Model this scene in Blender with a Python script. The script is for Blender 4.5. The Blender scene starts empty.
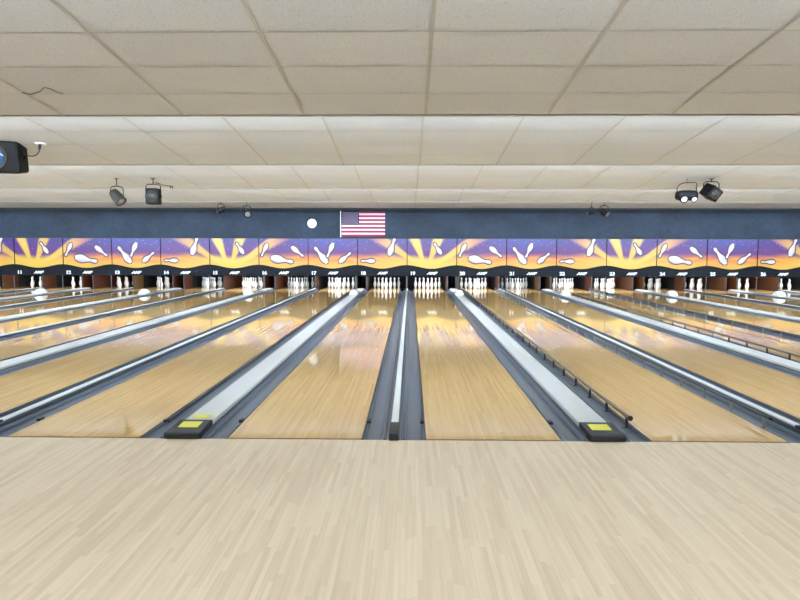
import bpy, bmesh, math, random
import numpy as np
from mathutils import Matrix, Vector

S = bpy.context.scene
COL = S.collection

# ------------------------------------------------------------------ camera
FPX, CH, YAW, PITCH, ROLL, CX, CD = 620.6, 1.495, 0.0167, 0.0833, 0.0022, 0.125, 4.755
cy, sy, cp, sp = math.cos(YAW), math.sin(YAW), math.cos(PITCH), math.sin(PITCH)
fwd = Vector((-sy*cp, cy*cp, -sp)); rt = Vector((cy, sy, 0)); up = rt.cross(fwd)
r2 = rt*math.cos(ROLL) + up*math.sin(ROLL); u2 = -rt*math.sin(ROLL) + up*math.cos(ROLL)
cam = bpy.data.cameras.new('camera'); cam.sensor_width = 36; cam.lens = FPX/800*36
cam.clip_start = 0.05; cam.clip_end = 200
co = bpy.data.objects.new('camera', cam); COL.objects.link(co)
m = Matrix((r2, u2, -fwd)).transposed().to_4x4(); m.translation = Vector((CX, -CD, CH))
co.matrix_world = m
S.camera = co

# ------------------------------------------------------------------ world, exposure, lamps
w = bpy.data.worlds.new('world'); S.world = w; w.use_nodes = True
w.node_tree.nodes['Background'].inputs[0].default_value = (0.9, 0.95, 1, 1)
w.node_tree.nodes['Background'].inputs[1].default_value = 0.3
S.view_settings.view_transform = 'Standard'; S.view_settings.look = 'None'
S.view_settings.gamma = 1; S.view_settings.use_curve_mapping = False
S.view_settings.exposure = 0.95

def area(name, loc, sx, sy_, power, direction, color=(1, 1, 1), spread=180):
    l = bpy.data.lights.new(name, 'AREA'); l.shape = 'RECTANGLE'; l.size = sx; l.size_y = sy_
    l.energy = power; l.color = color; l.spread = math.radians(spread)
    o = bpy.data.objects.new(name, l); COL.objects.link(o); o.location = loc
    o.rotation_euler = Vector(direction).to_track_quat('-Z', 'Y').to_euler()
    return o

LIPS = [-6.5, -2.40, 1.62, 5.37, 9.46, 13.30]       # where each sloping ceiling bay ends
LIPH, SLOPE, RISE = 2.825, 0.106, 0.42
TUBE_W = [44, 66, 152, 200, 235, 54]
for k, Y in enumerate(LIPS):                       # rows of fluorescent tubes hidden behind every lip
    area('fluorescent_row', (0, Y+0.10, LIPH+0.19), 35, 0.12, TUBE_W[k]*5.2, (0, 1, 1.0), (0.70, 0.865, 1.0))
for Y, p in ((-7.6, 90), (-4.3, 170)):             # fill lamps added to brighten the approach, out of view
    area('approach_fill', (0, Y, 2.62), 30, 0.6, p, (0, 0, -1), (0.86, 0.93, 1.0))

# ------------------------------------------------------------------ helpers
def tag(o, label=None, cat=None, group=None, kind=None):
    if label: o['label'] = label
    if cat: o['category'] = cat
    if group: o['group'] = group
    if kind: o['kind'] = kind
    return o

def empty(name, loc=(0, 0, 0), label=None, cat=None, group=None):
    o = bpy.data.objects.new(name, None); COL.objects.link(o); o.location = loc
    o.empty_display_size = 0.1
    return tag(o, label, cat, group)

def copyobj(o, parent=None):
    c = o.copy(); COL.objects.link(c)
    if parent: c.parent = parent
    return c

def copy_tree(o, parent=None):
    c = copyobj(o, parent)
    for ch in list(o.children): copy_tree(ch, c)
    return c

class MB:
    def __init__(s): s.v = []; s.f = []; s.mi = []; s.sm = []
    def add(s, vs, fs, mi=0, smooth=False):
        n = len(s.v); s.v += [tuple(v) for v in vs]
        for f in fs: s.f.append(tuple(i+n for i in f)); s.mi.append(mi); s.sm.append(smooth)
    def box(s, x0, x1, y0, y1, z0, z1, mi=0, M=None, bev=0.0):
        vs = [Vector(p) for p in ((x0,y0,z0),(x1,y0,z0),(x1,y1,z0),(x0,y1,z0),(x0,y0,z1),(x1,y0,z1),(x1,y1,z1),(x0,y1,z1))]
        fs = [(0,3,2,1),(4,5,6,7),(0,1,5,4),(1,2,6,5),(2,3,7,6),(3,0,4,7)]
        if bev > 0:
            bm = bmesh.new(); bv = [bm.verts.new(p) for p in vs]
            for f in fs: bm.faces.new([bv[i] for i in f])
            bmesh.ops.bevel(bm, geom=bm.edges[:], offset=bev, segments=2, affect='EDGES', profile=0.5)
            bm.verts.index_update(); vs = [v.co.copy() for v in bm.verts]; fs = [tuple(v.index for v in f.verts) for f in bm.faces]; bm.free()
        if M: vs = [M @ v for v in vs]
        s.add(vs, fs, mi)
    def tube(s, p0, p1, r0, r1=None, n=12, mi=0, caps=True):
        r1 = r0 if r1 is None else r1
        p0, p1 = Vector(p0), Vector(p1); d = (p1-p0).normalized()
        a = d.orthogonal().normalized(); b = d.cross(a)
        vs = [p0+(a*math.cos(t)+b*math.sin(t))*r0 for t in [2*math.pi*i/n for i in range(n)]]
        vs += [p1+(a*math.cos(t)+b*math.sin(t))*r1 for t in [2*math.pi*i/n for i in range(n)]]
        s.add(vs, [(i, (i+1) % n, n+(i+1) % n, n+i) for i in range(n)], mi, True)
        if caps: s.add(vs, [tuple(range(n))[::-1], tuple(range(n, 2*n))], mi)
    def path(s, pts, r, n=8, mi=0):
        pts = [Vector(p) for p in pts]; rings = []
        ref = Vector((0.13, 0.21, 0.97))
        for i, p in enumerate(pts):
            d = (pts[min(i+1, len(pts)-1)]-pts[max(i-1, 0)]).normalized()
            a = d.cross(ref); a = a.normalized() if a.length > 1e-3 else d.orthogonal().normalized(); b = d.cross(a)
            rings.append([p+(a*math.cos(2*math.pi*k/n)+b*math.sin(2*math.pi*k/n))*r for k in range(n)])
        vs = [v for rg in rings for v in rg]; fs = []
        for i in range(len(pts)-1):
            for k in range(n): fs.append((i*n+k, i*n+(k+1) % n, (i+1)*n+(k+1) % n, (i+1)*n+k))
        s.add(vs, fs, mi, True)
        s.add(rings[0]+rings[-1], [tuple(range(n))[::-1], tuple(range(n, 2*n))], mi)
    def lathe(s, prof, n=24, M=None, mi=0):
        vs = []; 
        for r, z in prof:
            for k in range(n): vs.append(Vector((r*math.cos(2*math.pi*k/n), r*math.sin(2*math.pi*k/n), z)))
        if M: vs = [M @ v for v in vs]
        fs = []
        for i in range(len(prof)-1):
            for k in range(n): fs.append((i*n+k, i*n+(k+1) % n, (i+1)*n+(k+1) % n, (i+1)*n+k))
        s.add(vs, fs, mi, True)
        s.add(vs[:n]+vs[-n:], [tuple(range(n))[::-1], tuple(range(n, 2*n))], mi)
    def extrude(s, prof, x0, x1, axis='y', mi=0, smooth=False):
        """closed profile of (a, z) swept along an axis"""
        n = len(prof)
        if axis == 'y': vs = [(a, x0, z) for a, z in prof]+[(a, x1, z) for a, z in prof]
        else: vs = [(x0, a, z) for a, z in prof]+[(x1, a, z) for a, z in prof]
        s.add(vs, [(i, (i+1) % n, n+(i+1) % n, n+i) for i in range(n)], mi, smooth)
        s.add(vs, [tuple(range(n))[::-1], tuple(range(n, 2*n))], mi)
    def mesh(s, name, mats):
        me = bpy.data.meshes.new(name); me.from_pydata(s.v, [], s.f)
        for mt in (mats if isinstance(mats, (list, tuple)) else [mats]): me.materials.append(mt)
        me.polygons.foreach_set('material_index', s.mi); me.polygons.foreach_set('use_smooth', s.sm)
        bm = bmesh.new(); bm.from_mesh(me); bmesh.ops.recalc_face_normals(bm, faces=bm.faces[:]); bm.to_mesh(me); bm.free()
        me.update(); return me
    def build(s, name, mats, parent=None, loc=None):
        o = bpy.data.objects.new(name, s.mesh(name, mats)); COL.objects.link(o)
        if parent: o.parent = parent
        if loc: o.location = loc
        return o

# ------------------------------------------------------------------ materials
def new_mat(name):
    m = bpy.data.materials.new(name); m.use_nodes = True
    nt = m.node_tree; return m, nt, nt.nodes['Principled BSDF']
def srgb(r, g, b):
    f = lambda c: (c/255/12.92) if c/255 <= 0.04045 else ((c/255+0.055)/1.055)**2.4
    return (f(r), f(g), f(b), 1)
def N(nt, t, **kw):
    n = nt.nodes.new(t)
    for k, v in kw.items():
        if k.startswith('i_'): n.inputs[k[2:].replace('_', ' ')].default_value = v
        else: setattr(n, k, v)
    return n
def simple(name, col, rough=0.5, metal=0.0, noise=0.06, scale=20, emit=None, es=0, coat=0, spec=0.5):
    m, nt, b = new_mat(name)
    tc = N(nt, 'ShaderNodeTexCoord'); nz = N(nt, 'ShaderNodeTexNoise'); nz.inputs['Scale'].default_value = scale; nz.inputs['Detail'].default_value = 4
    nt.links.new(tc.outputs['Object'], nz.inputs['Vector'])
    mx = N(nt, 'ShaderNodeMix', data_type='RGBA')
    mx.inputs['A'].default_value = tuple(c*(1-noise) for c in col[:3])+(1,)
    mx.inputs['B'].default_value = tuple(min(1, c*(1+noise)) for c in col[:3])+(1,)
    nt.links.new(nz.outputs['Fac'], mx.inputs['Factor']); nt.links.new(mx.outputs['Result'], b.inputs['Base Color'])
    b.inputs['Roughness'].default_value = rough; b.inputs['Metallic'].default_value = metal
    b.inputs['Coat Weight'].default_value = coat; b.inputs['Coat Roughness'].default_value = 0.05; b.inputs['Specular IOR Level'].default_value = spec
    if emit: b.inputs['Emission Color'].default_value = emit; b.inputs['Emission Strength'].default_value = es
    return m

def wood_floor(name, cols, board, length, rough, ior=1.5, var=1.0, marks=False, bump=0.0, coat=0.0):
    """long narrow boards running along Y"""
    m, nt, b = new_mat(name); L = nt.links.new
    tc = N(nt, 'ShaderNodeTexCoord'); sep = N(nt, 'ShaderNodeSeparateXYZ'); L(tc.outputs['Object'], sep.inputs[0])
    def math_(op, a, bb=None, c=None):
        n = N(nt, 'ShaderNodeMath', operation=op)
        for i, v in enumerate((a, bb, c)):
            if v is None: continue
            if isinstance(v, (int, float)): n.inputs[i].default_value = v
            else: L(v, n.inputs[i])
        return n.outputs[0]
    bx = math_('DIVIDE', sep.outputs['X'], board); ix = math_('FLOOR', bx)
    wn = N(nt, 'ShaderNodeTexWhiteNoise', noise_dimensions='1D'); L(ix, wn.inputs['W'])
    yy = math_('ADD', math_('DIVIDE', sep.outputs['Y'], length), math_('MULTIPLY', wn.outputs['Value'], 7.3))
    iy = math_('FLOOR', yy)
    cmb = N(nt, 'ShaderNodeCombineXYZ'); L(ix, cmb.inputs[0]); L(iy, cmb.inputs[1])
    wn2 = N(nt, 'ShaderNodeTexWhiteNoise', noise_dimensions='2D'); L(cmb.outputs[0], wn2.inputs['Vector'])
    # grain
    mp = N(nt, 'ShaderNodeMapping'); mp.inputs['Scale'].default_value = (60, 1.6, 1); L(tc.outputs['Object'], mp.inputs[0])
    gr = N(nt, 'ShaderNodeTexNoise'); gr.inputs['Scale'].default_value = 1; gr.inputs['Detail'].default_value = 5; L(mp.outputs[0], gr.inputs['Vector'])
    mp2 = N(nt, 'ShaderNodeMapping'); mp2.inputs['Scale'].default_value = (0.8, 0.35, 1); L(tc.outputs['Object'], mp2.inputs[0])
    big = N(nt, 'ShaderNodeTexNoise'); big.inputs['Scale'].default_value = 1; big.inputs['Detail'].default_value = 3; L(mp2.outputs[0], big.inputs['Vector'])
    f = math_('ADD', math_('MULTIPLY', wn2.outputs['Value'], 0.50*var), math_('MULTIPLY', gr.outputs['Fac'], 0.55))
    f = math_('ADD', f, math_('MULTIPLY', math_('SUBTRACT', big.outputs['Fac'], 0.5), 0.55))
    rp = N(nt, 'ShaderNodeValToRGB'); L(f, rp.inputs[0])
    e = rp.color_ramp.elements; e[0].position = 0.1; e[0].color = cols[0]; e[1].position = 0.95; e[1].color = cols[2]
    k = e.new(0.5); k.color = cols[1]
    out = rp.outputs[0]
    # seams
    fx = math_('FRACT', bx); d = math_('MINIMUM', fx, math_('SUBTRACT', 1.0, fx))
    seam = math_('LESS_THAN', d, 0.022)
    mx = N(nt, 'ShaderNodeMix', data_type='RGBA', blend_type='MULTIPLY'); mx.inputs['B'].default_value = (0.80, 0.74, 0.66, 1)
    L(math_('MULTIPLY', seam, 0.6), mx.inputs['Factor']); L(out, mx.inputs['A']); out = mx.outputs['Result']
    L(out, b.inputs['Base Color'])
    b.inputs['Roughness'].default_value = rough; b.inputs['IOR'].default_value = ior
    b.inputs['Coat Weight'].default_value = coat; b.inputs['Coat Roughness'].default_value = 0.03
    if bump:
        bp = N(nt, 'ShaderNodeBump'); bp.inputs['Strength'].default_value = bump; bp.inputs['Distance'].default_value = 0.002
        L(big.outputs['Fac'], bp.inputs['Height']); L(bp.outputs[0], b.inputs['Normal'])
    return m

M_APP = wood_floor('approach_maple', (srgb(192, 168, 140), srgb(213, 191, 162), srgb(226, 207, 180)), 0.0268, 0.55, 0.42, 1.4, 0.6)
M_LANE = wood_floor('lane_maple', (srgb(177, 138, 86), srgb(195, 156, 100), srgb(209, 173, 116)), 0.02703, 1.1, 0.06, 1.5, 0.8, bump=0.05)
M_GUT = simple('gutter_plastic', srgb(82, 92, 104), 0.28, 0, 0.10, 6)
M_GUTD = simple('gutter_ledge', srgb(50, 54, 64), 0.35, 0, 0.1, 6)
M_BLACK = simple('black_rubber', srgb(26, 27, 30), 0.45)
M_DARK = simple('dark_gap', srgb(20, 20, 22), 0.7)
M_CAP = simple('cap_white', srgb(186, 185, 181), 0.35, 0, 0.02, 3)
M_DIVC = simple('divider_white', srgb(200, 200, 198), 0.35, 0, 0.03, 3)
M_DIVD = simple('divider_grey', srgb(66, 72, 80), 0.4)
M_STICK = simple('sticker_yellow', srgb(214, 208, 70), 0.5, 0, 0.12, 30)
M_RAIL = simple('rail_bronze', srgb(150, 132, 108), 0.3, 0.5, 0.05, 8)
M_RAILD = simple('rail_dark', srgb(70, 70, 76), 0.35, 0.3, 0.05, 8)
M_POST = simple('post_dark', srgb(42, 42, 46), 0.4, 0.3)
M_POSTM = simple('post_metal', srgb(150, 148, 142), 0.35, 0.6)
M_PIN = simple('pin_white', srgb(244, 244, 242), 0.22, 0, 0.01, 10)
M_PINR = simple('pin_red', srgb(214, 150, 150), 0.3)
M_MASK = simple('mask_black', srgb(17, 19, 27), 0.6, 0, 0.08, 10, spec=0.15)
M_MASKE = simple('mask_edge', srgb(6, 6, 8), 0.6, spec=0.1)
M_WHITE = simple('white_print', srgb(225, 228, 230), 0.5)
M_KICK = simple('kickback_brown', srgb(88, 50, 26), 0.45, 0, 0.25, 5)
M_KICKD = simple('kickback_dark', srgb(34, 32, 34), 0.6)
M_KICKG = simple('kickback_edge', srgb(82, 80, 80), 0.5)
M_PIT = simple('pit_curtain', srgb(14, 14, 17), 0.9)
M_HOOD = simple('hood_white', srgb(238, 240, 240), 0.3, 0, 0.02, 5)
M_BAR = simple('ceiling_grid', srgb(188, 185, 178), 0.5)
M_RISER = simple('riser_white', srgb(228, 228, 224), 0.6)
M_ROOMW = simple('room_wall', srgb(200, 196, 188), 0.8)
M_FIXT = simple('fixture_black', srgb(12, 12, 14), 0.55, spec=0.2)
M_FIXG = simple('fixture_grey', srgb(52, 49, 46), 0.5, 0.0, spec=0.25)
M_LENS = simple('lens_blue', srgb(30, 70, 120), 0.06, 0.0, 0.2, 8, coat=1)
M_LENSW = simple('lens_clear', srgb(225, 228, 230), 0.15)
M_LENSD = simple('lens_silver', srgb(120, 120, 122), 0.2, 0.4)
M_CHROME = simple('chrome', srgb(200, 200, 205), 0.2, 1)
M_FRED = simple('flag_red', srgb(122, 14, 40), 0.7)
M_FWHT = simple('flag_white', srgb(192, 168, 184), 0.7)
M_FBLU = simple('flag_blue', srgb(13, 15, 56), 0.7, spec=0.2)

def mat_tile():
    m, nt, b = new_mat('ceiling_tile'); L = nt.links.new
    tc = N(nt, 'ShaderNodeTexCoord')
    n1 = N(nt, 'ShaderNodeTexNoise'); n1.inputs['Scale'].default_value = 95; n1.inputs['Detail'].default_value = 3
    n2 = N(nt, 'ShaderNodeTexVoronoi'); n2.inputs['Scale'].default_value = 60
    L(tc.outputs['Object'], n1.inputs['Vector']); L(tc.outputs['Object'], n2.inputs['Vector'])
    rp = N(nt, 'ShaderNodeValToRGB'); L(n1.outputs['Fac'], rp.inputs[0])
    e = rp.color_ramp.elements; e[0].position = 0.34; e[0].color = srgb(192, 192, 190); e[1].position = 0.46; e[1].color = srgb(214, 216, 221)
    # tile to tile tone
    at = N(nt, 'ShaderNodeAttribute', attribute_name='tone')
    mx = N(nt, 'ShaderNodeMix', data_type='RGBA', blend_type='MULTIPLY'); mx.inputs['Factor'].default_value = 1
    L(rp.outputs[0], mx.inputs['A']); L(at.outputs['Color'], mx.inputs['B']); L(mx.outputs['Result'], b.inputs['Base Color'])
    b.inputs['Roughness'].default_value = 0.85
    bp = N(nt, 'ShaderNodeBump'); bp.inputs['Strength'].default_value = 0.25; bp.inputs['Distance'].default_value = 0.004
    L(n1.outputs['Fac'], bp.inputs['Height']); L(bp.outputs[0], b.inputs['Normal'])
    return m
M_TILE = mat_tile()

def mat_wall():
    m, nt, b = new_mat('blue_mottled_wall'); L = nt.links.new
    tc = N(nt, 'ShaderNodeTexCoord')
    n1 = N(nt, 'ShaderNodeTexNoise'); n1.inputs['Scale'].default_value = 1.1; n1.inputs['Detail'].default_value = 6; n1.inputs['Roughness'].default_value = 0.65
    n2 = N(nt, 'ShaderNodeTexNoise'); n2.inputs['Scale'].default_value = 14; n2.inputs['Detail'].default_value = 4
    L(tc.outputs['Object'], n1.inputs['Vector']); L(tc.outputs['Object'], n2.inputs['Vector'])
    ad = N(nt, 'ShaderNodeMath', operation='MULTIPLY_ADD'); ad.inputs[1].default_value = 0.45
    L(n2.outputs['Fac'], ad.inputs[0]); L(n1.outputs['Fac'], ad.inputs[2])
    rp = N(nt, 'ShaderNodeValToRGB'); L(ad.outputs[0], rp.inputs[0])
    e = rp.color_ramp.elements; e[0].position = 0.45; e[0].color = srgb(11, 19, 33); e[1].position = 1.0; e[1].color = srgb(34, 49, 68)
    L(rp.outputs[0], b.inputs['Base Color']); b.inputs['Roughness'].default_value = 0.8
    return m
M_WALL = mat_wall()

# ------------------------------------------------------------------ layout numbers
LW, WG, NG = 1.0541, 0.707, 0.508
PITCHW = (2*LW+WG+NG)/2
def lane_x(n):                                    # centre of lane n; the narrow gap 18|19 is x = 0
    k = n-19
    pair, odd = divmod(k, 2)
    return pair*2*PITCHW + NG/2 + LW/2 + (odd*(LW+WG))
LANES = list(range(9, 29))
FIRST, LAST = LANES[0], LANES[-1]
XL, XR = lane_x(FIRST)-LW/2-NG/2-0.3, lane_x(LAST)+LW/2+NG/2+0.3
LANE_END, PINY, MASKY = 19.45, 18.29, 16.09

# ------------------------------------------------------------------ room shell
mb = MB(); mb.box(XL, XR, -9.0, -0.012, -0.16, 0)
tag(mb.build('floor', M_APP), 'pale maple approach floor in front of the lanes', kind='structure')
mb = MB(); mb.box(XL, XR, -0.012, 21.2, -0.2, -0.14)
tag(mb.build('floor', M_DARK), 'dark floor beneath the lanes and gutters', kind='structure')
mb = MB(); mb.box(XL-0.15, XL, -9, 21.2, -0.2, 3.6); tag(mb.build('wall_left', M_ROOMW), kind='structure')
mb = MB(); mb.box(XR, XR+0.15, -9, 21.2, -0.2, 3.6); tag(mb.build('wall_right', M_ROOMW), kind='structure')
mb = MB(); mb.box(XL-0.15, XR+0.15, -9.15, -9, -0.2, 3.6); tag(mb.build('wall_rear', M_ROOMW), kind='structure')
mb = MB(); mb.box(XL, XR, MASKY+0.09, MASKY+0.2, 1.0, 3.3)
tag(mb.build('wall_front', M_WALL), 'mottled blue wall above the masking panels', kind='structure')
mb = MB(); mb.box(XL, XR, 20.9, 21.2, -0.14, 3.3); tag(mb.build('wall_pit', M_PIT), 'black curtained back wall of the pin pits', kind='structure')
mb = MB(); mb.box(XL, XR, MASKY+0.2, 20.9, 1.25, 1.35); tag(mb.build('ceiling_pit', M_DARK), kind='structure')

# ceiling bays
random.seed(4)
GX0, TW, TD = 0.27, 1.2192, 0.6096
def bay(y_end, y_start):
    mb = MB(); tones = []
    def zt(y): return LIPH + SLOPE*(y_end-y)
    def quad(x0, x1, y0, y1, dz, mi, tone, t0=0, t1=0):
        vs = [(x0, y0, zt(y0)+dz+t0), (x1, y0, zt(y0)+dz+t1), (x1, y1, zt(y1)+dz), (x0, y1, zt(y1)+dz)]
        mb.add(vs, [(0, 1, 2, 3)], mi); tones.append(tone)
    i0 = math.floor((XL-GX0)/TW); i1 = math.ceil((XR-GX0)/TW)
    rows = math.ceil((y_end-y_start)/TD)
    for j in range(rows):
        y1 = y_end-0.02-j*TD; y0 = max(y_start, y1-TD)
        if y1-y0 < 0.02: continue
        for i in range(i0, i1):
            x0 = GX0+i*TW
            t = 1-random.random()**2*0.055
            quad(x0, x0+TW, y0, y1, 0.004, 0, t, random.random()**4*0.012, random.random()**4*0.012)
        quad(XL, XR, y0-0.007, y0+0.007, -0.002, 1, 1)
    for i in range(i0, i1+1):
        x0 = GX0+i*TW
        quad(x0-0.014, x0+0.014, y_start, y_end-0.012, -0.003, 1, 1)
    # lip moulding and riser that carries the hidden tubes
    quad(XL, XR, y_end-0.022, y_end+0.012, -0.004, 1, 1)
    z = LIPH
    n = len(mb.f)
    mb.box(XL, XR, y_end+0.012, y_end+0.03, z-0.006, z+RISE+0.02, 2)
    tones.extend([1]*(len(mb.f)-n))
    # plenum cover so that no light leaks between bays
    n = len(mb.f)
    vs = [(XL, y_start, zt(y_start)+0.05), (XR, y_start, zt(y_start)+0.05), (XR, y_end, zt(y_end)+0.05), (XL, y_end, zt(y_end)+0.05)]
    mb.add(vs, [(3, 2, 1, 0)], 2); tones.extend([1]*(len(mb.f)-n))
    me = bpy.data.meshes.new('ceiling'); me.from_pydata(mb.v, [], mb.f)
    for mt in (M_TILE, M_BAR, M_RISER): me.materials.append(mt)
    me.polygons.foreach_set('material_index', mb.mi)
    a = me.color_attributes.new('tone', 'FLOAT_COLOR', 'CORNER')
    buf = []
    for p, t in zip(me.polygons, tones): buf += [t, t, t, 1]*p.loop_total
    a.data.foreach_set('color', buf)
    o = bpy.data.objects.new('ceiling', me); COL.objects.link(o)
    tag(o, kind='structure')
for k, Y in enumerate(LIPS): bay(Y, (LIPS[k-1]+0.03) if k else -9.0)
bay(MASKY+0.09, LIPS[-1]+0.03)
mb = MB(); mb.box(XL, XR, MASKY+0.055, MASKY+0.088, LIPH-0.035, LIPH+0.03)
tag(mb.build('trim_1', M_BLACK), 'black trim where blue wall meets ceiling', kind='structure')

# ------------------------------------------------------------------ lanes
mb = MB(); mb.box(-LW/2, LW/2, 0.0, LANE_END, -0.1, 0)
lane_me = mb.mesh('lane_surface', M_LANE)
mb = MB()
for s in (-1, 1): mb.box(min(s*LW/2, s*(LW/2+0.007)), max(s*LW/2, s*(LW/2+0.007)), 0, LANE_END, -0.1, -0.002)
edge_me = mb.mesh('edge_strip', M_BLACK)
mb = MB()                                          # the seven arrows and the dots near the foul line
for i in range(7):
    a = (i-3)*5*0.02703; y = 4.9-abs(i-3)*0.17
    mb.add([(a-0.012, y-0.10, 0.0006), (a, y-0.06, 0.0006), (a+0.012, y-0.10, 0.0006), (a, y+0.06, 0.0006)], [(0, 1, 2, 3)])
M_ARROW = simple('arrow_mark', srgb(226, 214, 190), 0.12)
foul_mb = MB(); foul_mb.box(-LW/2, LW/2, 0.0005, 0.016, 0.0002, 0.0012); foul_me = foul_mb.mesh('foul_line', simple('foul_line_brown', srgb(62, 46, 34), 0.5))
arrow_me = mb.mesh('lane_arrows', M_ARROW)
random.seed(9)
for n in LANES:
    t = empty('bowling_lane', (lane_x(n), 0, 0), 'glossy maple bowling lane running to the pins under number %d' % n, 'bowling lane', 'bowling lanes')
    for nm, me in (('lane_surface', lane_me), ('edge_strip', edge_me), ('lane_arrows', arrow_me), ('foul_line', foul_me)):
        o = bpy.data.objects.new(nm, me); COL.objects.link(o); o.parent = t
        if nm == 'lane_arrows': o['kind'] = 'stuff'

# gutters: shallow U channel with a stepped ledge on the far side from its lane
GWID = 0.204
def gutter_profile():
    top = []
    w_ = 0.150
    top.append((0.0, -0.030)); top.append((0.005, -0.030)); top.append((0.006, -0.003)); top.append((0.012, -0.003))
    for k in range(1, 9):
        a = math.pi*k/8
        top.append((0.010+w_/2 - w_/2*math.cos(a)*0.97, -0.008-0.045*math.sin(a)**0.8))
    top += [(w_+0.014, -0.004), (w_+0.018, 0.004), (w_+0.026, 0.004), (w_+0.030, -0.008), (GWID-0.012, -0.008), (GWID-0.008, 0.0), (GWID, 0.0)]
    return top
prof = gutter_profile(); closed = prof + [(GWID, -0.1), (0, -0.1)]
mb = MB(); mb.extrude(closed, 0.0, 17.62, 'y')
gut_me = mb.mesh('gutter', M_GUT)
mb = MB(); mb.extrude([(-a, z) for a, z in closed], 0.0, 17.62, 'y')
gutm_me = mb.mesh('gutter', M_GUT)
mb = MB(); mb.box(0.014, 0.030, 0.53, 17.6, -0.030, 0.002, bev=0.003)
bump_me = mb.mesh('retracted_bumper', M_GUTD)
mb = MB(); mb.box(-0.030, -0.014, 0.53, 17.6, -0.030, 0.002, bev=0.003)
bumpm_me = mb.mesh('retracted_bumper', M_GUTD)
mb = MB(); mb.box(0.0005, 0.034, 0.46, 0.53, -0.006, 0.016, bev=0.004)
clip_me = mb.mesh('bracket', M_BLACK)
RAIL_LANES = (20, 22)
def sidename(s): return 'left' if s < 0 else 'right'
for n in LANES:
    for s in (-1, 1):
        x = lane_x(n)+s*(LW/2+0.0075)
        me = gut_me if s > 0 else gutm_me
        o = bpy.data.objects.new('gutter', me); COL.objects.link(o); o.location = (x, 0, 0)
        tag(o, 'grey plastic gutter along the %s edge of lane number %d' % (sidename(s), n), 'gutter', 'lane gutters')
        if s > 0 and n % 2 and n < 19:
            b = bpy.data.objects.new('retracted_bumper', bump_me if s > 0 else bumpm_me); COL.objects.link(b); b.parent = o
            b['label'] = 'dark retracted bumper strip'
        if n in RAIL_LANES: continue
        c = bpy.data.objects.new('bracket', clip_me); COL.objects.link(c); c.parent = o
        if s < 0: c.location = (-0.0345, 0, 0)

# narrow dividers (between even and the next odd lane) and wide ball return covers
def sticker(x0, x1, y0, y1, z0, z1):
    mb = MB(); th = 0.0012
    vs = [(x0, y0, z0), (x1, y0, z0), (x1, y1, z1), (x0, y1, z1)]
    vs += [(a, b, c+th) for a, b, c in vs]
    mb.add(vs, [(0, 3, 2, 1), (4, 5, 6, 7), (0, 1, 5, 4), (1, 2, 6, 5), (2, 3, 7, 6), (3, 0, 4, 7)])
    return mb
DW = NG/2-0.0095-GWID                              # half width of narrow divider
def make_divider():
    t = empty('lane_divider')
    mb = MB(); mb.extrude([(-DW, -0.1), (-DW, 0.028), (-DW+0.006, 0.038), (DW-0.006, 0.038), (DW, 0.028), (DW, -0.1)], 0.02, 17.6, 'y')
    mb.build('body', M_DIVD, t)
    mb = MB(); mb.extrude([(-0.031, 0.038), (-0.031, 0.047), (-0.024, 0.052), (0.024, 0.052), (0.031, 0.047), (0.031, 0.038)], 0.29, 17.6, 'y')
    mb.build('top_strip', M_DIVC, t)
    mb = MB(); mb.extrude([(-0.03, 0.0), (-0.03, 0.055), (0.02, 0.066), (0.29, 0.058), (0.29, 0.0382), (0.02, 0.0382), (0.02, 0.0)], -0.036, 0.036, 'x')
    e = mb.build('end_cap', M_BLACK, t)
    return t
CW = WG/2-0.007-GWID
def make_cover():
    t = empty('ball_return_cover')
    mb = MB(); mb.extrude([(-CW+0.002, -0.1), (-CW+0.002, 0.012), (CW-0.002, 0.012), (CW-0.002, -0.1)], 0.02, 17.6, 'y')
    mb.build('body', M_DIVD, t)
    mb = MB(); mb.extrude([(-0.128, 0.012), (-0.128, 0.030), (-0.119, 0.042), (0, 0.050), (0.119, 0.042), (0.128, 0.030), (0.128, 0.012)], 0.32, 17.6, 'y')
    mb.build('cap', M_CAP, t)
    mb = MB()
    mb.extrude([(0.05, 0.012), (0.05, 0.045), (0.075, 0.052), (0.30, 0.064), (0.325, 0.058), (0.325, 0.0505), (0.32, 0.012)], -0.131, 0.131, 'x')
    mb.box(-0.1415, 0.1415, -0.035, 0.085, 0.0005, 0.058, bev=0.014)
    e = mb.build('end_cap', M_BLACK, t)
    st = sticker(-0.085, 0.075, 0.11, 0.25, 0.0542, 0.0616).build('sticker', M_STICK, e)
    return t
div0 = make_divider(); cov0 = make_cover()
usedd = usedc = False
for n in LANES[:-1]:
    xm = (lane_x(n)+lane_x(n+1))/2
    if n % 2 == 0:
        t = div0 if not usedd else copy_tree(div0); usedd = True
        t.location = (xm, 0, 0)
        if n == 22:
            ts = [c for c in t.children if c.name.startswith('top_strip')][0]; ts.data = ts.data.copy(); ts.data.materials[0] = M_GUTD
        tag(t, ('narrow dark-topped' if n == 22 else 'narrow white-topped')+' divider between lanes %d and %d' % (n, n+1), 'lane divider', 'narrow lane dividers')
    else:
        t = cov0 if not usedc else copy_tree(cov0); usedc = True
        t.location = (xm, 0, 0)
        tag(t, 'wide white ball return cover between lanes %d and %d' % (n, n+1), 'ball return cover', 'ball return covers')
        if n == 17:
            cap = [c for c in t.children if c.name.startswith('cap')][0]
            sticker(-0.07, 0.07, 0.40, 0.50, 0.0505, 0.0505).build('sticker', M_STICK, cap)

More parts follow.
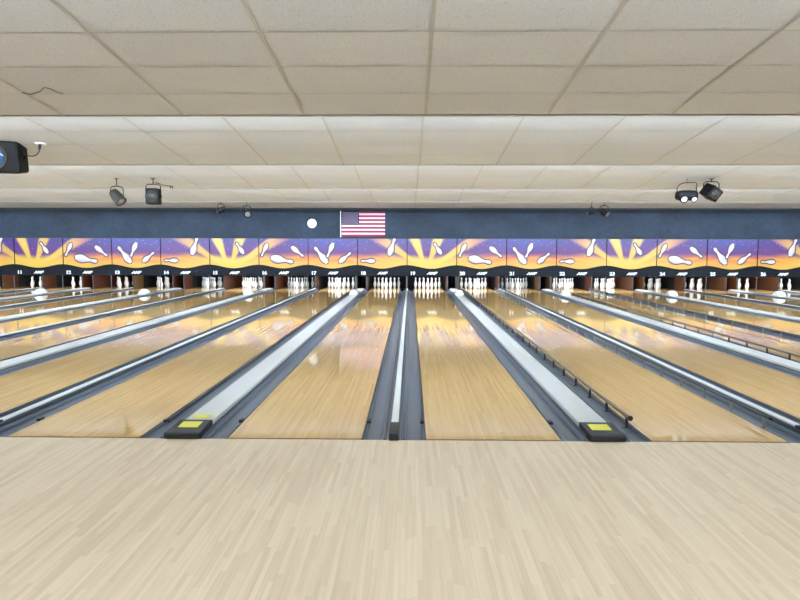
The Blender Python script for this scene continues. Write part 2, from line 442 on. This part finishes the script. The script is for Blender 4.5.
# white hood at the far end of every ball return cover
def make_hood():
    mb = MB(); nx, ny = 14, 12; vs = []; fs = []
    for j in range(ny+1):
        for i in range(nx+1):
            u = i/nx*2-1; v = j/ny*2-1
            h = 0.14*max(0, (1-abs(u)**3.2))**0.5*max(0, (1-abs(v)**2.6))**0.5
            vs.append((u*0.128, v*0.18, h))
    for j in range(ny):
        for i in range(nx):
            a = j*(nx+1)+i; fs.append((a, a+1, a+nx+2, a+nx+1))
    mb.add(vs, fs, 0, True)
    mb.add([(-0.128, -0.18, 0), (0.128, -0.18, 0), (0.128, 0.18, 0), (-0.128, 0.18, 0)], [(0, 1, 2, 3)])
    return mb.mesh('ball_return_hood', M_HOOD)
hood_me = make_hood()
for n in LANES[:-1]:
    if n % 2:
        o = bpy.data.objects.new('ball_return_hood', hood_me); COL.objects.link(o)
        o.location = ((lane_x(n)+lane_x(n+1))/2, 14.75, 0.0505)
        tag(o, 'rounded white hood at the pin end between lanes %d and %d' % (n, n+1), 'ball return hood', 'ball return hoods')

# bumper rails raised on posts
def make_rail(s, mat_rail, mat_post, y0, zt_, r):
    t = empty('bumper_rail')
    mb = MB(); mb.tube((0, y0, zt_), (0, 17.4, zt_), r, n=14)
    mb.build('rail', mat_rail, t)
    mb = MB(); mb.tube((0, y0-0.012, zt_), (0, y0+0.005, zt_), r+0.003, n=14); mb.build('end_plug', M_BLACK, t)
    mb = MB(); mb.box(-0.009, 0.009, -0.014, 0.014, 0, zt_-r+0.003+0.022, bev=0.002); mb.box(-0.022, 0.022, -0.02, 0.02, 0, 0.006)
    pm = mb.mesh('post', mat_post)
    y = y0+0.08
    while y < 17.3:
        o = bpy.data.objects.new('post', pm); COL.objects.link(o); o.parent = t; o.location = (0, y, -0.022); y += POSTSTEP
    return t
POSTSTEP = 0.54
for n in RAIL_LANES:
    for s in (-1, 1):
        if s < 0: t = make_rail(s, M_RAIL, M_POST, 0.36, 0.085, 0.0185)
        else: t = make_rail(s, M_RAILD, M_POSTM, 0.36, 0.088, 0.010)
        t.location = (lane_x(n)+s*(LW/2+0.007+0.045), 0, 0)
        tag(t, '%s bumper rail raised on posts along the %s side of lane %d' % ('bronze' if s < 0 else 'dark grey', sidename(s), n), 'bumper rail', 'raised bumper rails')

# ------------------------------------------------------------------ pin bays
KY0, KY1 = 17.65, 20.6
M_KICKS = [M_KICK, simple('kickback_tan', srgb(108, 82, 48), 0.45, 0, 0.25, 5), simple('kickback_rust', srgb(84, 44, 26), 0.45, 0, 0.25, 5)]
def make_kick(mat, rear):
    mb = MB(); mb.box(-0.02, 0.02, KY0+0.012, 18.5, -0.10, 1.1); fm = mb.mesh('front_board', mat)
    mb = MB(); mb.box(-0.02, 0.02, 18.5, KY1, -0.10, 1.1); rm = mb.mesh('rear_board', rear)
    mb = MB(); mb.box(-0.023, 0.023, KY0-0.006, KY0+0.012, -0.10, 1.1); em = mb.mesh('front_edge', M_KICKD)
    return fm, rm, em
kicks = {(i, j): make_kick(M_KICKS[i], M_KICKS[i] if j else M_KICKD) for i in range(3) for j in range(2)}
LONG = (11, 14, 15, 23, 25, 26)
random.seed(21)
for n in range(FIRST, LAST):
    xm = (lane_x(n)+lane_x(n+1))/2
    ki = random.choice((0, 0, 1, 2)) if n not in (14, 23) else 0
    cols = 'tan' if ki == 1 else ('rust brown' if ki == 2 else 'brown')
    spots = [(xm, None)] if n % 2 == 0 else [(xm-0.20, 'left'), (xm+0.20, 'right')]
    for x, side in spots:
        t = empty('kickback_panel', (x, 0, 0), None, 'kickback panel', 'pin bay side boards')
        if side is None: t['label'] = '%s side board between the pin bays of lanes %d and %d' % (cols, n, n+1)
        else: t['label'] = '%s side board on the %s of the pins of lane %d' % (cols, 'right' if side == 'left' else 'left', n if side == 'left' else n+1)
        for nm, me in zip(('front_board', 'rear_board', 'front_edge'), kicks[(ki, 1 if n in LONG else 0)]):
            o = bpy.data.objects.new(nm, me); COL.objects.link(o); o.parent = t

# pins
PIN = [(0.0258, 0), (0.0325, 0.004), (0.036, 0.02), (0.0495, 0.06), (0.0580, 0.095), (0.0605, 0.115), (0.0590, 0.14), (0.0520, 0.175),
       (0.0400, 0.21), (0.0300, 0.235), (0.0250, 0.258), (0.0233, 0.27), (0.0235, 0.283), (0.0262, 0.31), (0.0310, 0.335), (0.0323, 0.345), (0.0310, 0.358), (0.0255, 0.370), (0.0150, 0.378), (0.004, 0.381)]
mb = MB(); mb.lathe(PIN, 20)
for z, in ((0.262,), (0.284,)):
    r = 0.0252
    mb.lathe([(r-0.003, z-0.0025), (r-0.0008, z-0.002), (r-0.0006, z+0.002), (r-0.003, z+0.0025)], 20, mi=1)
pin_me = mb.mesh('bowling_pin', [M_PIN, M_PINR])
SP = 0.3048; DYR = 0.264
ROWS = [[('head pin at the front of the rack', 0)],
        [('left pin of the second row', -0.5), ('right pin of the second row', 0.5)],
        [('left pin of the third row', -1), ('middle pin of the third row', 0), ('right pin of the third row', 1)],
        [('far left pin of the back row', -1.5), ('inner left pin of the back row', -0.5), ('inner right pin of the back row', 0.5), ('far right pin of the back row', 1.5)]]
PINLAMP = {15: 1.5, 17: 1.5, 19: 1.5, 20: 1.3, 22: 1.3, 23: 1.4, 18: .8, 14: .5, 16: .55, 21: .55, 24: .5, 12: .55, 13: .7, 25: .9, 26: 1.1, 11: .9, 10: .6}
BLUE = (14, 16, 21)
for n in LANES:
    for j, row in enumerate(ROWS):
        for desc, q in row:
            o = bpy.data.objects.new('bowling_pin', pin_me); COL.objects.link(o)
            o.location = (lane_x(n)+q*SP, PINY+j*DYR, 0); o.rotation_euler = (0, 0, random.random()*6)
            tag(o, 'white bowling pin on lane %d, %s' % (n, desc), 'bowling pin', 'bowling pins standing below the masking panels')
    p = PINLAMP.get(n, 0.7)
    area('pin_lamp', (lane_x(n), MASKY+0.32, 1.0), 0.9, 0.06, 30*p, (0, 0.93, -0.40), (0.72, 0.86, 1.0) if n in BLUE else (0.92, 0.96, 1.0))

# ------------------------------------------------------------------ masking panels
MOFF = 0.0
ZB, ZT = 0.571, 1.809
def wave(u): return 0.800 + 0.122*(0.5+0.5*math.cos(2*math.pi*u))
W = PITCHW
def sst(a, b, x): 
    t = np.clip((x-a)/(b-a), 0, 1); return t*t*(3-2*t)
def mixc(a, b, f): return a*(1-f[..., None]) + b*f[..., None]
def C(r, g, b): return np.array(srgb(r, g, b)[:3])
def pin_r(t):
    P = [(0, .03), (.04, .065), (.1, .085), (.16, .075), (.26, .058), (.34, .062), (.45, .095), (.6, .15), (.7, .165), (.8, .155), (.92, .115), (.985, .08), (1, .02)]
    return np.interp(t, [p[0] for p in P], [p[1] for p in P])
ART_PINS = {   # head (u,v) -> base (u,v), in panel fractions, v measured down from the top
 'A': [((.55, .14), (.70, .51), 1.0)],
 'B': [((.055, .60), (.185, .16), 0.9), ((.70, .79), (.245, .64), 1.05), ((.91, .60), (.665, .27), 1.0)],
 'C': [((.14, .28), (.395, .82), 1.0), ((.39, .62), (.515, .14), .95), ((.87, .47), (.635, .80), 1.0)],
 'D': [((.76, -.03), (.645, .56), 1.0), ((.08, .74), (.36, .74), .95)]}
ART_INK = 0.50                                     # ink density of the printed sky
def art_mesh(kind):
    off = {'A': 0, 'B': 1, 'C': 2, 'D': 3}[kind]
    nu, nv = 132, 96
    H = ZT-0.80
    us = np.linspace(0, 1, nu+1); vs_ = np.linspace(0, 1, nv+1)
    zb = np.array([wave(u) for u in us])
    Z = zb[None, :] + (ZT-zb[None, :])*vs_[:, None]
    U = np.repeat(us[None, :], nv+1, 0)
    X = U*W
    # nearest sun, suns stand at u=.40 of every A panel
    sx = (U+off-0.40+2) % 4-2
    dx = sx*W; dz = Z-(ZT-1.04)
    ang = np.degrees(np.arctan2(dx, np.maximum(dz, 1e-3)))
    dist = np.hypot(dx, dz)
    v = (Z-0.80)/H
    purple = mixc(C(100, 20, 122), C(60, 18, 128), sst(.5, 1.0, v))
    purple = mixc(purple, C(46, 50, 160) + 0*purple, 0.6*sst(0.5, 1, np.abs(sx)/2)*sst(.4, .9, v))
    ray = np.zeros_like(U)
    for a, w_, st in ((-21, 8.5, 1), (20, 9, .9), (57.5, 5.8, .95), (-56, 5.5, .9)):
        e = np.exp(-((ang-a)/w_)**6)*st
        ray = np.maximum(ray, e*np.exp(-np.maximum(0, dist-1.6)*1.1))
    yel = C(255, 206, 80); org = C(250, 140, 48); red = C(228, 84, 62); peach = C(244, 158, 92)
    glow_top = 0.46 - 0.10*np.exp(-(sx/0.5)**2) - 0.02*np.abs(sx) + 0.02*np.sin(U*9+off)
    glow = 1-sst(glow_top-0.10, glow_top+0.12, v)
    near = np.exp(-(dist/1.25)**2)
    col_like = purple*0
    gcol = mixc(red+0*purple, org, 1-sst(.26, .46, v))
    gcol = mixc(gcol, yel, np.clip(1-sst(.02, .30, v)*0.9, 0, 1)*0.75)
    streak = 0.5+0.5*np.sin(ang*0.9+np.sin(ang*.23)*2)
    gcol = mixc(gcol, yel, np.clip(near*1.25, 0, 1))
    gcol = mixc(gcol, yel, 0.35*streak*sst(.1, .4, np.abs(sx)))
    s2 = np.exp(-((np.mod(ang+180, 26)-13)/6.5)**2)*sst(.25, .8, dist)*sst(1.0, .2, np.abs(sx)-0.2)
    gcol = mixc(gcol, C(246, 168, 84)+0*col_like, 0.55*s2)
    col = mixc(purple, gcol, glow)
    rcol = mixc(peach+0*purple, yel, np.clip(1.9-dist*0.95, 0, 1))
    col = mixc(col, rcol, ray*0.95)
    col = mixc(col, C(48, 52, 118)+0*col, 0.5*sst(.90, 1.0, v)*(1-ray))
    rng = np.random.RandomState(7+off)
    for _ in range(16):
        su, sv = rng.rand(), .62+.36*rng.rand()
        d = np.hypot((U-su)*W, (v-sv)*H); col = mixc(col, C(235, 225, 250)+0*col, np.clip(1.3-d/0.010, 0, 1)*0.8)
    col = col*ART_INK
    for (h, b, fat) in ART_PINS[kind]:
        hx, hz = h[0]*W, ZT-h[1]*1.0; bx, bz = b[0]*W, ZT-b[1]*1.0
        L_ = math.hypot(bx-hx, bz-hz); ax, az = (bx-hx)/L_, (bz-hz)/L_
        t = ((X-hx)*ax+(Z-hz)*az)/L_; p = (X-hx)*(-az)+(Z-hz)*ax
        rr = pin_r(np.clip(t, 0, 1))*L_*fat
        over = np.maximum(np.maximum(-t, t-1)*L_, 0)
        d = np.hypot(np.maximum(np.abs(p)-rr, 0), over)
        col = mixc(col, C(24, 8, 22)+0*col, np.clip(2.0-d/0.022, 0, 1))
        inside = np.clip((rr-np.abs(p))/0.008, 0, 1)*(over <= 0)
        sh = np.clip((p/np.maximum(rr, 1e-4))*0.5+0.5, 0, 1)
        pc = mixc(C(182, 174, 180)+0*col, C(156, 122, 142), sh**3)
        col = mixc(col, pc, inside)
        band = np.clip(1.4-np.abs(t-0.27)/0.02, 0, 1)*inside
        col = mixc(col, C(214, 120, 140)+0*col, band*0.7)
    verts = [(float(X[j, i]), 0.0, float(Z[j, i])) for j in range(nv+1) for i in range(nu+1)]
    n0 = len(verts)
    faces = [(j*(nu+1)+i, j*(nu+1)+i+1, (j+1)*(nu+1)+i+1, (j+1)*(nu+1)+i) for j in range(nv) for i in range(nu)]
    # a real sheet: back face and rim
    verts += [(0, .012, float(zb[0])), (W, .012, float(zb[-1])), (W, .012, ZT), (0, .012, ZT)]
    faces += [(n0, n0+3, n0+2, n0+1), (0, n0, n0+3, nv*(nu+1))[::-1], (nu, n0+1, n0+2, nv*(nu+1)+nu), (nv*(nu+1), n0+3, n0+2, nv*(nu+1)+nu)]
    me = bpy.data.meshes.new('artwork'); me.from_pydata(verts, [], faces)
    at = me.color_attributes.new('print', 'FLOAT_COLOR', 'POINT')
    c4 = np.ones((len(verts), 4)); c4[:n0, :3] = np.clip(col.reshape(-1, 3), 0, 1); c4[n0:, :3] = 0.05
    at.data.foreach_set('color', c4.ravel().astype(np.float32))
    me.materials.append(M_ART); me.update()
    return me
M_ART, nt, b = new_mat('printed_artwork')
at = N(nt, 'ShaderNodeAttribute', attribute_name='print')
nt.links.new(at.outputs['Color'], b.inputs['Base Color']); b.inputs['Roughness'].default_value = 0.35
ART_EMIT = 0.0
nt.links.new(at.outputs['Color'], b.inputs['Emission Color']); b.inputs['Emission Strength'].default_value = ART_EMIT   # emission is off, the print only reflects the lamps
arts = {k: art_mesh(k) for k in 'ABCD'}

def base_board():
    mb = MB(); n = 40
    pts = [(W*i/n, wave(i/n)+0.006) for i in range(n+1)]
    prof = pts + [(W, ZB), (0, ZB)]
    vs = [(a, -0.03, z) for a, z in prof]+[(a, 0.03, z) for a, z in prof]; k = len(prof)
    fs = [(i, (i+1) % k, k+(i+1) % k, k+i) for i in range(k)]
    mb.add(vs, fs, 0)
    for i in range(n):   # front face as strips
        a0, z0 = pts[i]; a1, z1 = pts[i+1]
        mb.add([(a0, -0.03, ZB), (a1, -0.03, ZB), (a1, -0.03, z1), (a0, -0.03, z0)], [(0, 1, 2, 3)], 0)
        mb.add([(a0, 0.03, ZB), (a1, 0.03, ZB), (a1, 0.03, z1), (a0, 0.03, z0)], [(3, 2, 1, 0)], 0)
        mb.add([(a0, -0.034, z0-0.028), (a1, -0.034, z1-0.028), (a1, -0.034, z1+0.004), (a0, -0.034, z0+0.004)], [(0, 1, 2, 3)], 1)
    mb.box(0.0, W, -0.055, -0.03, ZB-0.01, ZB+0.16)
    return mb.mesh('base_board', [M_MASK, M_MASKE])
base_me = base_board()
mb = MB(); mb.box(0.001, 0.023, -0.012, -0.001, wave(0)+0.008, ZT); frame_me = mb.mesh('frame_strip', M_MASKE)
mb = MB(); mb.box(0, W-0.001, -0.008, 0.012, ZT, ZT+0.018); topf_me = mb.mesh('top_rail', M_FIXG)
mb = MB(); mb.box(-0.011, 0.011, -0.012, 0.012, 0, ZB-0.0125-0.0535); mb.box(-0.018, 0.018, -0.03, 0.03, 0, 0.008); post_me = mb.mesh('support_post', simple('post_grey', srgb(84, 87, 90), 0.5))

def text_mesh(txt, size, shear=0.0, sx=1.0, bold=0.0, name='lane_number'):
    c = bpy.data.curves.new('t', 'FONT'); c.body = txt; c.size = size; c.shear = shear
    c.extrude = 0.002; c.offset = bold; c.align_x = 'CENTER'; c.align_y = 'CENTER'; c.resolution_u = 3
    o = bpy.data.objects.new('t', c); COL.objects.link(o)
    bpy.context.view_layer.update()
    me = bpy.data.meshes.new_from_object(o.evaluated_get(bpy.context.evaluated_depsgraph_get())); me.name = name
    bpy.data.objects.remove(o); bpy.data.curves.remove(c)
    R = Matrix.Rotation(math.pi/2, 4, 'X') @ Matrix.Diagonal((sx, 1, 1, 1)); me.transform(R)
    me.materials.clear(); me.materials.append(M_WHITE); return me
logo_me = text_mesh('AMF', 0.115, 0.35, 1.35, 0.006, 'logo')
for n in LANES:
    x0 = MOFF+(n-19)*W
    k = 'ABCD'[(n-19) % 4]
    desc = {'A': 'a yellow sunburst and one tumbling pin', 'B': 'three tumbling pins and an orange ray', 'C': 'a crossed pair of pins and a third beside',
            'D': 'an upright pin at top and a small lying pin'}[k]
    t = empty('masking_panel', (x0, MASKY, 0), 'masking panel %d with %s' % (n, desc), 'masking panel', 'masking panels above the pins')
    for nm, me, loc in (('artwork', arts[k], (0, 0, 0)), ('base_board', base_me, (0, 0, 0)), ('frame_strip', frame_me, (0, 0, 0)), ('top_rail', topf_me, (0, 0, 0)),
                        ('logo', logo_me, (W*0.505, -0.0575, ZB+0.085)),
                        ('lane_number', text_mesh(str(n), 0.15, 0, 1.15, 0.007), (W*0.12, -0.0575, ZB+0.082))):
        o = bpy.data.objects.new(nm, me); COL.objects.link(o); o.parent = t; o.location = loc

for n in LANES[1:]:
    o = bpy.data.objects.new('support_post', post_me); COL.objects.link(o); o.location = (-0.012+(n-19)*W, MASKY-0.043, 0.0535)
    tag(o, 'thin grey post under the left end of masking panel %d' % n, 'post', 'posts under the masking panels')

# ------------------------------------------------------------------ flag and disc on the blue wall
WY = MASKY+0.09
def px2(x, y, Y):                                   # helper used while measuring the photograph
    d = fwd*1.0 + r2*((x-400)/FPX) + u2*((300-y)/FPX); k = (Y+CD)/d.y
    return Vector((CX, -CD, CH))+d*k
a = px2(341.5, 211.3, WY-0.03); bq = px2(385, 236.6, WY-0.03)
FW, FH = bq.x-a.x, a.z-bq.z
t = empty('flag', (a.x, WY-0.03, bq.z), 'United States flag hung flat on the blue wall', 'flag')
mb = MB(); n = 60
CWF, CHF = FW*0.40, FH*7/13
def fy(x, z): return 0.010*math.sin(x*9+z*2)+0.006*math.sin(x*21)*0.5-0.004
for s in range(13):
    z1 = FH*(13-s)/13; z0 = FH*(12-s)/13
    xs = CWF if s < 7 else 0
    for i in range(n):
        x0 = FW*i/n; x1 = FW*(i+1)/n
        mi = 2 if (x1 <= xs+1e-6) else (0 if s % 2 == 0 else 1)
        mb.add([(x0, fy(x0, z0), z0), (x1, fy(x1, z0), z0), (x1, fy(x1, z1), z1), (x0, fy(x0, z1), z1)], [(0, 1, 2, 3)], mi)
me = bpy.data.meshes.new('cloth'); me.from_pydata(mb.v, [], mb.f)
for mt in (M_FRED, M_FWHT, M_FBLU): me.materials.append(mt)
me.polygons.foreach_set('material_index', mb.mi)
o = bpy.data.objects.new('cloth', me); COL.objects.link(o); o.parent = t
md = o.modifiers.new('thick', 'SOLIDIFY'); md.thickness = 0.002
mb = MB()
for r in range(9):
    for c in range(6 if r % 2 == 0 else 5):
        sx = CWF*((c*2+1+(r % 2))/12); sz = FH-CHF*((r+1)/10)
        pts = []
        for k in range(10):
            rr = 0.026 if k % 2 == 0 else 0.011
            th = math.pi/2+k*math.pi/5; pts.append((sx+rr*math.cos(th), fy(sx, sz)-0.006, sz+rr*math.sin(th)))
        pts.append((sx, fy(sx, sz)-0.006, sz))
        mb.add(pts, [(k, (k+1) % 10, 10) for k in range(10)])
mb.build('stars', M_FWHT, t)
mb = MB(); mb.tube((-0.03, -0.005, -0.02), (-0.03, -0.005, FH-0.005), 0.014); mb.tube((-0.03, -0.005, FH-0.005), (-0.03, -0.005, FH+0.01), 0.017)
mb.build('pole', M_WHITE, t)
c = px2(312, 223.5, WY-0.02)
t = empty('wall_disc', (c.x, WY, c.z), 'round white disc fixed on the blue wall left of the flag', 'wall disc')
Mx = Matrix.Rotation(math.pi/2, 4, 'X')
mb = MB(); mb.lathe([(0.135, 0.0), (0.14, 0.02), (0.132, 0.03), (0.10, 0.034), (0.002, 0.036)], 36, Mx); mb.build('face', M_CAP, t)
mb = MB(); mb.lathe([(0.136, 0.0), (0.150, 0.003), (0.153, 0.02), (0.148, 0.032), (0.137, 0.030)], 36, Mx); b_ = mb.build('rim', M_LENSW, t)

# ------------------------------------------------------------------ ceiling-hung stage lights
def ceil_z(Y):
    for L_ in LIPS+[MASKY+0.09]:
        if Y <= L_: return LIPH+SLOPE*(L_-Y)
def on_ceiling(x, y):                               # where the pixel ray meets a ceiling bay
    Y = -1.0
    while Y < MASKY:
        p = px2(x, y, Y)
        if p.z >= ceil_z(Y): return Vector((p.x, Y, ceil_z(Y)))
        Y += 0.01
    return p
def yoke(mb, w_, top, drop, r=0.011):
    mb.path([(-w_, 0, -drop), (-w_, 0, top-0.06), (-w_*0.8, 0, top-0.015), (-w_*0.4, 0, top), (w_*0.4, 0, top), (w_*0.8, 0, top-0.015), (w_, 0, top-0.06), (w_, 0, -drop)], r)

def box_light(label, name, ctr, size, rot, hang, lens=M_LENS, cat='stage light'):
    """square effect light: body, lens, yoke, stem up to the ceiling"""
    zc = ceil_z(ctr.y)
    t = empty(name, (ctr.x, ctr.y, zc), label, cat, 'lights hung from the ceiling')
    dz = ctr.z-zc; wx, dy, hz = size
    R = Matrix.Translation((0, 0, dz)) @ Matrix.Rotation(rot[2], 4, 'Z') @ Matrix.Rotation(rot[1], 4, 'Y') @ Matrix.Rotation(rot[0], 4, 'X')
    mb = MB(); mb.box(-wx/2, wx/2, -dy/2, dy/2, -hz/2, hz/2, bev=min(size)*0.09, M=R)
    for k in range(4): mb.box(-wx/2*0.8, wx/2*0.8, dy/2-0.001, dy/2+0.012, -hz*0.36+k*hz*0.2, -hz*0.30+k*hz*0.2, M=R)
    for s in (-1, 1): mb.tube(R @ Vector((s*wx/2, 0, 0)), R @ Vector((s*(wx/2+0.03), 0, 0)), 0.03, n=10)
    body = mb.build('housing', M_FIXT, t)
    mb = MB(); rr = min(wx, hz)*0.34
    Ml = R @ Matrix.Translation((0, -dy/2, 0)) @ Matrix.Rotation(math.pi/2, 4, 'X')
    mb.lathe([(rr*1.25, -0.004), (rr*1.22, 0.018), (rr, 0.02), (rr, 0.012)], 28, Ml); mb.build('lens_ring', M_FIXG, t)
    mb = MB(); mb.lathe([(rr, 0.0), (rr*0.9, 0.018), (rr*0.6, 0.03), (0.002, 0.036)], 28, Ml); mb.build('lens', lens, t)
    mb = MB(); yk = dz+hz*0.5+0.09
    yk = min(yk, -0.03)
    w_ = wx/2+0.018
    mb.path([(-w_, 0, dz), (-w_, 0, yk-0.04), (-w_*0.75, 0, yk), (w_*0.75, 0, yk), (w_, 0, yk-0.04), (w_, 0, dz)], 0.011)
    mb.build('yoke', M_FIXT, t)
    mb = MB(); mb.tube((0, 0, yk), (0, 0, 0.001), 0.010, n=10); mb.box(-0.04, 0.04, -0.04, 0.04, -0.012, -0.001)
    mb.build('hanger', M_FIXT, t)
    return t

def can_light(label, name, ctr, rad, length, aim, twin=False, mat=M_FIXG, yr=0.0):
    """round spotlight can on a bent yoke"""
    zc = ceil_z(ctr.y); dz = ctr.z-zc
    t = empty(name, (ctr.x, ctr.y, zc), label, 'stage light', 'lights hung from the ceiling')
    q = Vector(aim).to_track_quat('Z', 'Y').to_matrix().to_4x4()
    Rm = Matrix.Translation((0, 0, dz)) @ q
    mb = MB()
    mb.lathe([(rad*0.45, -length*0.5), (rad*0.8, -length*0.42), (rad*0.95, -length*0.1), (rad, length*0.1), (rad, length*0.42), (rad*1.06, length*0.45), (rad*1.06, length*0.5), (rad*0.9, length*0.5)], 24, Rm)
    mb.build('housing', mat, t)
    mb = MB(); mb.lathe([(rad*0.88, length*0.47), (rad*0.6, length*0.52), (0.003, length*0.54)], 24, Rm); mb.build('lens', M_LENSD, t)
    w_ = rad+0.02; yk = min(dz+rad+0.10, -0.03)
    mb = MB(); mb.path([(-w_, 0, dz), (-w_, 0, yk-0.07), (-w_*0.8, 0, yk-0.02), (-w_*0.35, 0, yk), (w_*0.35, 0, yk), (w_*0.8, 0, yk-0.02), (w_, 0, yk-0.07), (w_, 0, dz)], 0.010)
    mb.build('yoke', M_FIXT, t)
    mb = MB(); mb.tube((0, 0, yk), (0, 0, 0.001), 0.009, n=10); mb.box(-0.035, 0.035, -0.035, 0.035, -0.010, -0.001); mb.build('hanger', M_FIXT, t)
    return t

def twin_light(label, name, ctr, s=1.0):
    """wide oval housing with two white lamps below, on a wire bow"""
    zc = ceil_z(ctr.y); dz = ctr.z-zc
    t = empty(name, (ctr.x, ctr.y, zc), label, 'stage light', 'lights hung from the ceiling')
    mb = MB(); vs = []; fs = []; nu, nv = 24, 12
    for j in range(nv+1):
        ph = -math.pi/2+math.pi*j/nv
        for i in range(nu):
            th = 2*math.pi*i/nu
            f = lambda c: math.copysign(abs(c)**0.55, c)
            vs.append((0.22*s*f(math.cos(th))*abs(math.cos(ph))**0.5, 0.13*s*f(math.sin(th))*abs(math.cos(ph))**0.5, dz+0.105*s*f(math.sin(ph))))
    for j in range(nv):
        for i in range(nu): fs.append((j*nu+i, j*nu+(i+1) % nu, (j+1)*nu+(i+1) % nu, (j+1)*nu+i))
    mb.add(vs, fs, 0, True); mb.build('housing', M_FIXT, t)
    for sx, rr in ((-0.09, 0.075), (0.115, 0.062)):
        Rm = Matrix.Translation((sx*s, -0.085*s, dz-0.075*s)) @ Vector((0.0, -0.85, -0.5)).to_track_quat('Z', 'Y').to_matrix().to_4x4()
        mb = MB(); mb.lathe([(rr*s*1.15, -0.06), (rr*s*1.15, 0.03), (rr*s, 0.032)], 20, Rm); c_ = mb.build('lamp_socket', M_FIXT, t)
        mb = MB(); mb.lathe([(rr*s, 0.02), (rr*s*0.7, 0.038), (0.002, 0.044)], 20, Rm); mb.build('lamp', M_LENSW, c_)
    mb = MB(); w_ = 0.2*s; yk = dz+0.26*s
    mb.path([(-w_, 0, dz+0.03), (-w_*0.98, 0, yk-0.10*s), (-w_*0.7, 0, yk-0.03*s), (-w_*0.3, 0, yk), (w_*0.9, 0, yk+0.005), (w_, 0, yk-0.02), (w_, 0, dz+0.03)], 0.008)
    mb.build('yoke', M_FIXT, t)
    mb = MB(); mb.tube((0, 0, yk), (0, 0, 0.001), 0.007, n=8); mb.build('hanger', M_FIXT, t)
    return t

c = px2(-2, 156.5, 4.15)
box_light('large black effect light with blue lens at the left edge of the ceiling', 'stage_light', c, (0.66, 0.42, 0.46), (0.15, 0, 0.25), 0.2)
c = px2(117, 196.5, 8.35)
t = can_light('grey round spotlight on a wire yoke, left of the small black box light', 'spotlight', c, 0.115, 0.33, (0.66, -0.25, -0.72), mat=M_FIXG)
c = px2(153.5, 196.5, 8.35)
box_light('small black square box light with lens, right of the grey round spotlight', 'stage_light', c, (0.27, 0.24, 0.33), (0.0, 0, 0.1), 0.2, M_FIXG)
c = px2(686.5, 195.5, 8.35)
twin_light('black oval stage light with two white lamps and wire bow', 'stage_light', c, 1.0)
c = px2(711, 192.5, 8.35)
box_light('tilted black square stage light right of the oval twin lamp light', 'stage_light', c, (0.28, 0.30, 0.26), (0.35, 0.5, 0.4), 0.2, M_FIXG)
c = px2(221, 210, 14.0)
can_light('tiny dark spotlight at the wall top, farthest left of the distant four', 'spotlight', c, 0.085, 0.26, (-0.8, -0.3, -0.4), mat=M_FIXT)
c = px2(247, 213, 14.0)
can_light('small black spotlight facing the room, left of the round wall disc', 'spotlight', c, 0.11, 0.26, (0.35, -0.8, -0.35), mat=M_FIXT)
c = px2(591.5, 213, 14.4)
can_light('small dark spotlight seen side-on, just left of the chrome ringed one', 'spotlight', c, 0.06, 0.26, (-0.95, -0.1, -0.2), mat=M_FIXT)
c = px2(604, 212.5, 14.0)
can_light('small black spotlight with pale lens on the right near the wall top', 'spotlight', c, 0.105, 0.27, (0.55, -0.65, -0.5), mat=M_FIXT)

# round white ceiling plate with the power cable of the big light
p = on_ceiling(40.5, 143.5)
t = empty('ceiling_outlet', p, 'round white ceiling outlet plate beside the large black effect light', 'ceiling outlet')
Rm = Matrix.Rotation(math.pi-math.atan(SLOPE)*-1*-1, 4, 'X')
mb = MB(); mb.lathe([(0.075, -0.002), (0.072, 0.008), (0.03, 0.016), (0.002, 0.017)], 24, Rm); mb.build('plate', M_WHITE, t)
mb = MB(); mb.tube((0, -0.01, -0.012), (0, -0.03, -0.075), 0.02); mb.build('plug', M_BLACK, t)
a = p+Vector((0, -0.03, -0.075)); e = px2(24, 154, 4.15)
mb = MB(); pts = []
ctrl = [a, a+Vector((0.0, 0, -0.10)), px2(31, 158.5, 4.12), e]
for i in range(15):
    s_ = i/14; q = [(1-s_)**3, 3*s_*(1-s_)**2, 3*s_*s_*(1-s_), s_**3]
    pts.append(sum((ctrl[k]*q[k] for k in range(4)), Vector()))
mb.path(pts, 0.008)
tag(mb.build('power_cable', M_BLACK), 'short grey power cable hanging from the white ceiling outlet', 'cable')
# two small plugs and a cable right of the box light
p = on_ceiling(171.5, 186)
mb = MB()
for dx in (-0.022, 0.022): mb.tube(p+Vector((dx, 0, 0.004)), p+Vector((dx, -0.01, -0.055)), 0.010)
mb.path([p+Vector((0, 0, -0.01)), on_ceiling(163, 184.5)+Vector((0, 0, -0.012)), on_ceiling(155, 181.5)+Vector((0, 0, -0.01))], 0.007)
tag(mb.build('cable', M_BLACK), 'black cable with two plugs running across tiles beside the box light', 'cable')
# loose wire at the first bay
mb = MB(); W_ = [on_ceiling(*q)+Vector((0, 0, -0.012)) for q in ((22, 91), (30, 93), (40, 90), (44, 86), (50, 87), (57, 91), (63, 92))]
mb.path(W_, 0.003, n=6)
tag(mb.build('wire', M_BLACK), 'thin loose dark wire on the near ceiling tiles, upper left', 'wire')
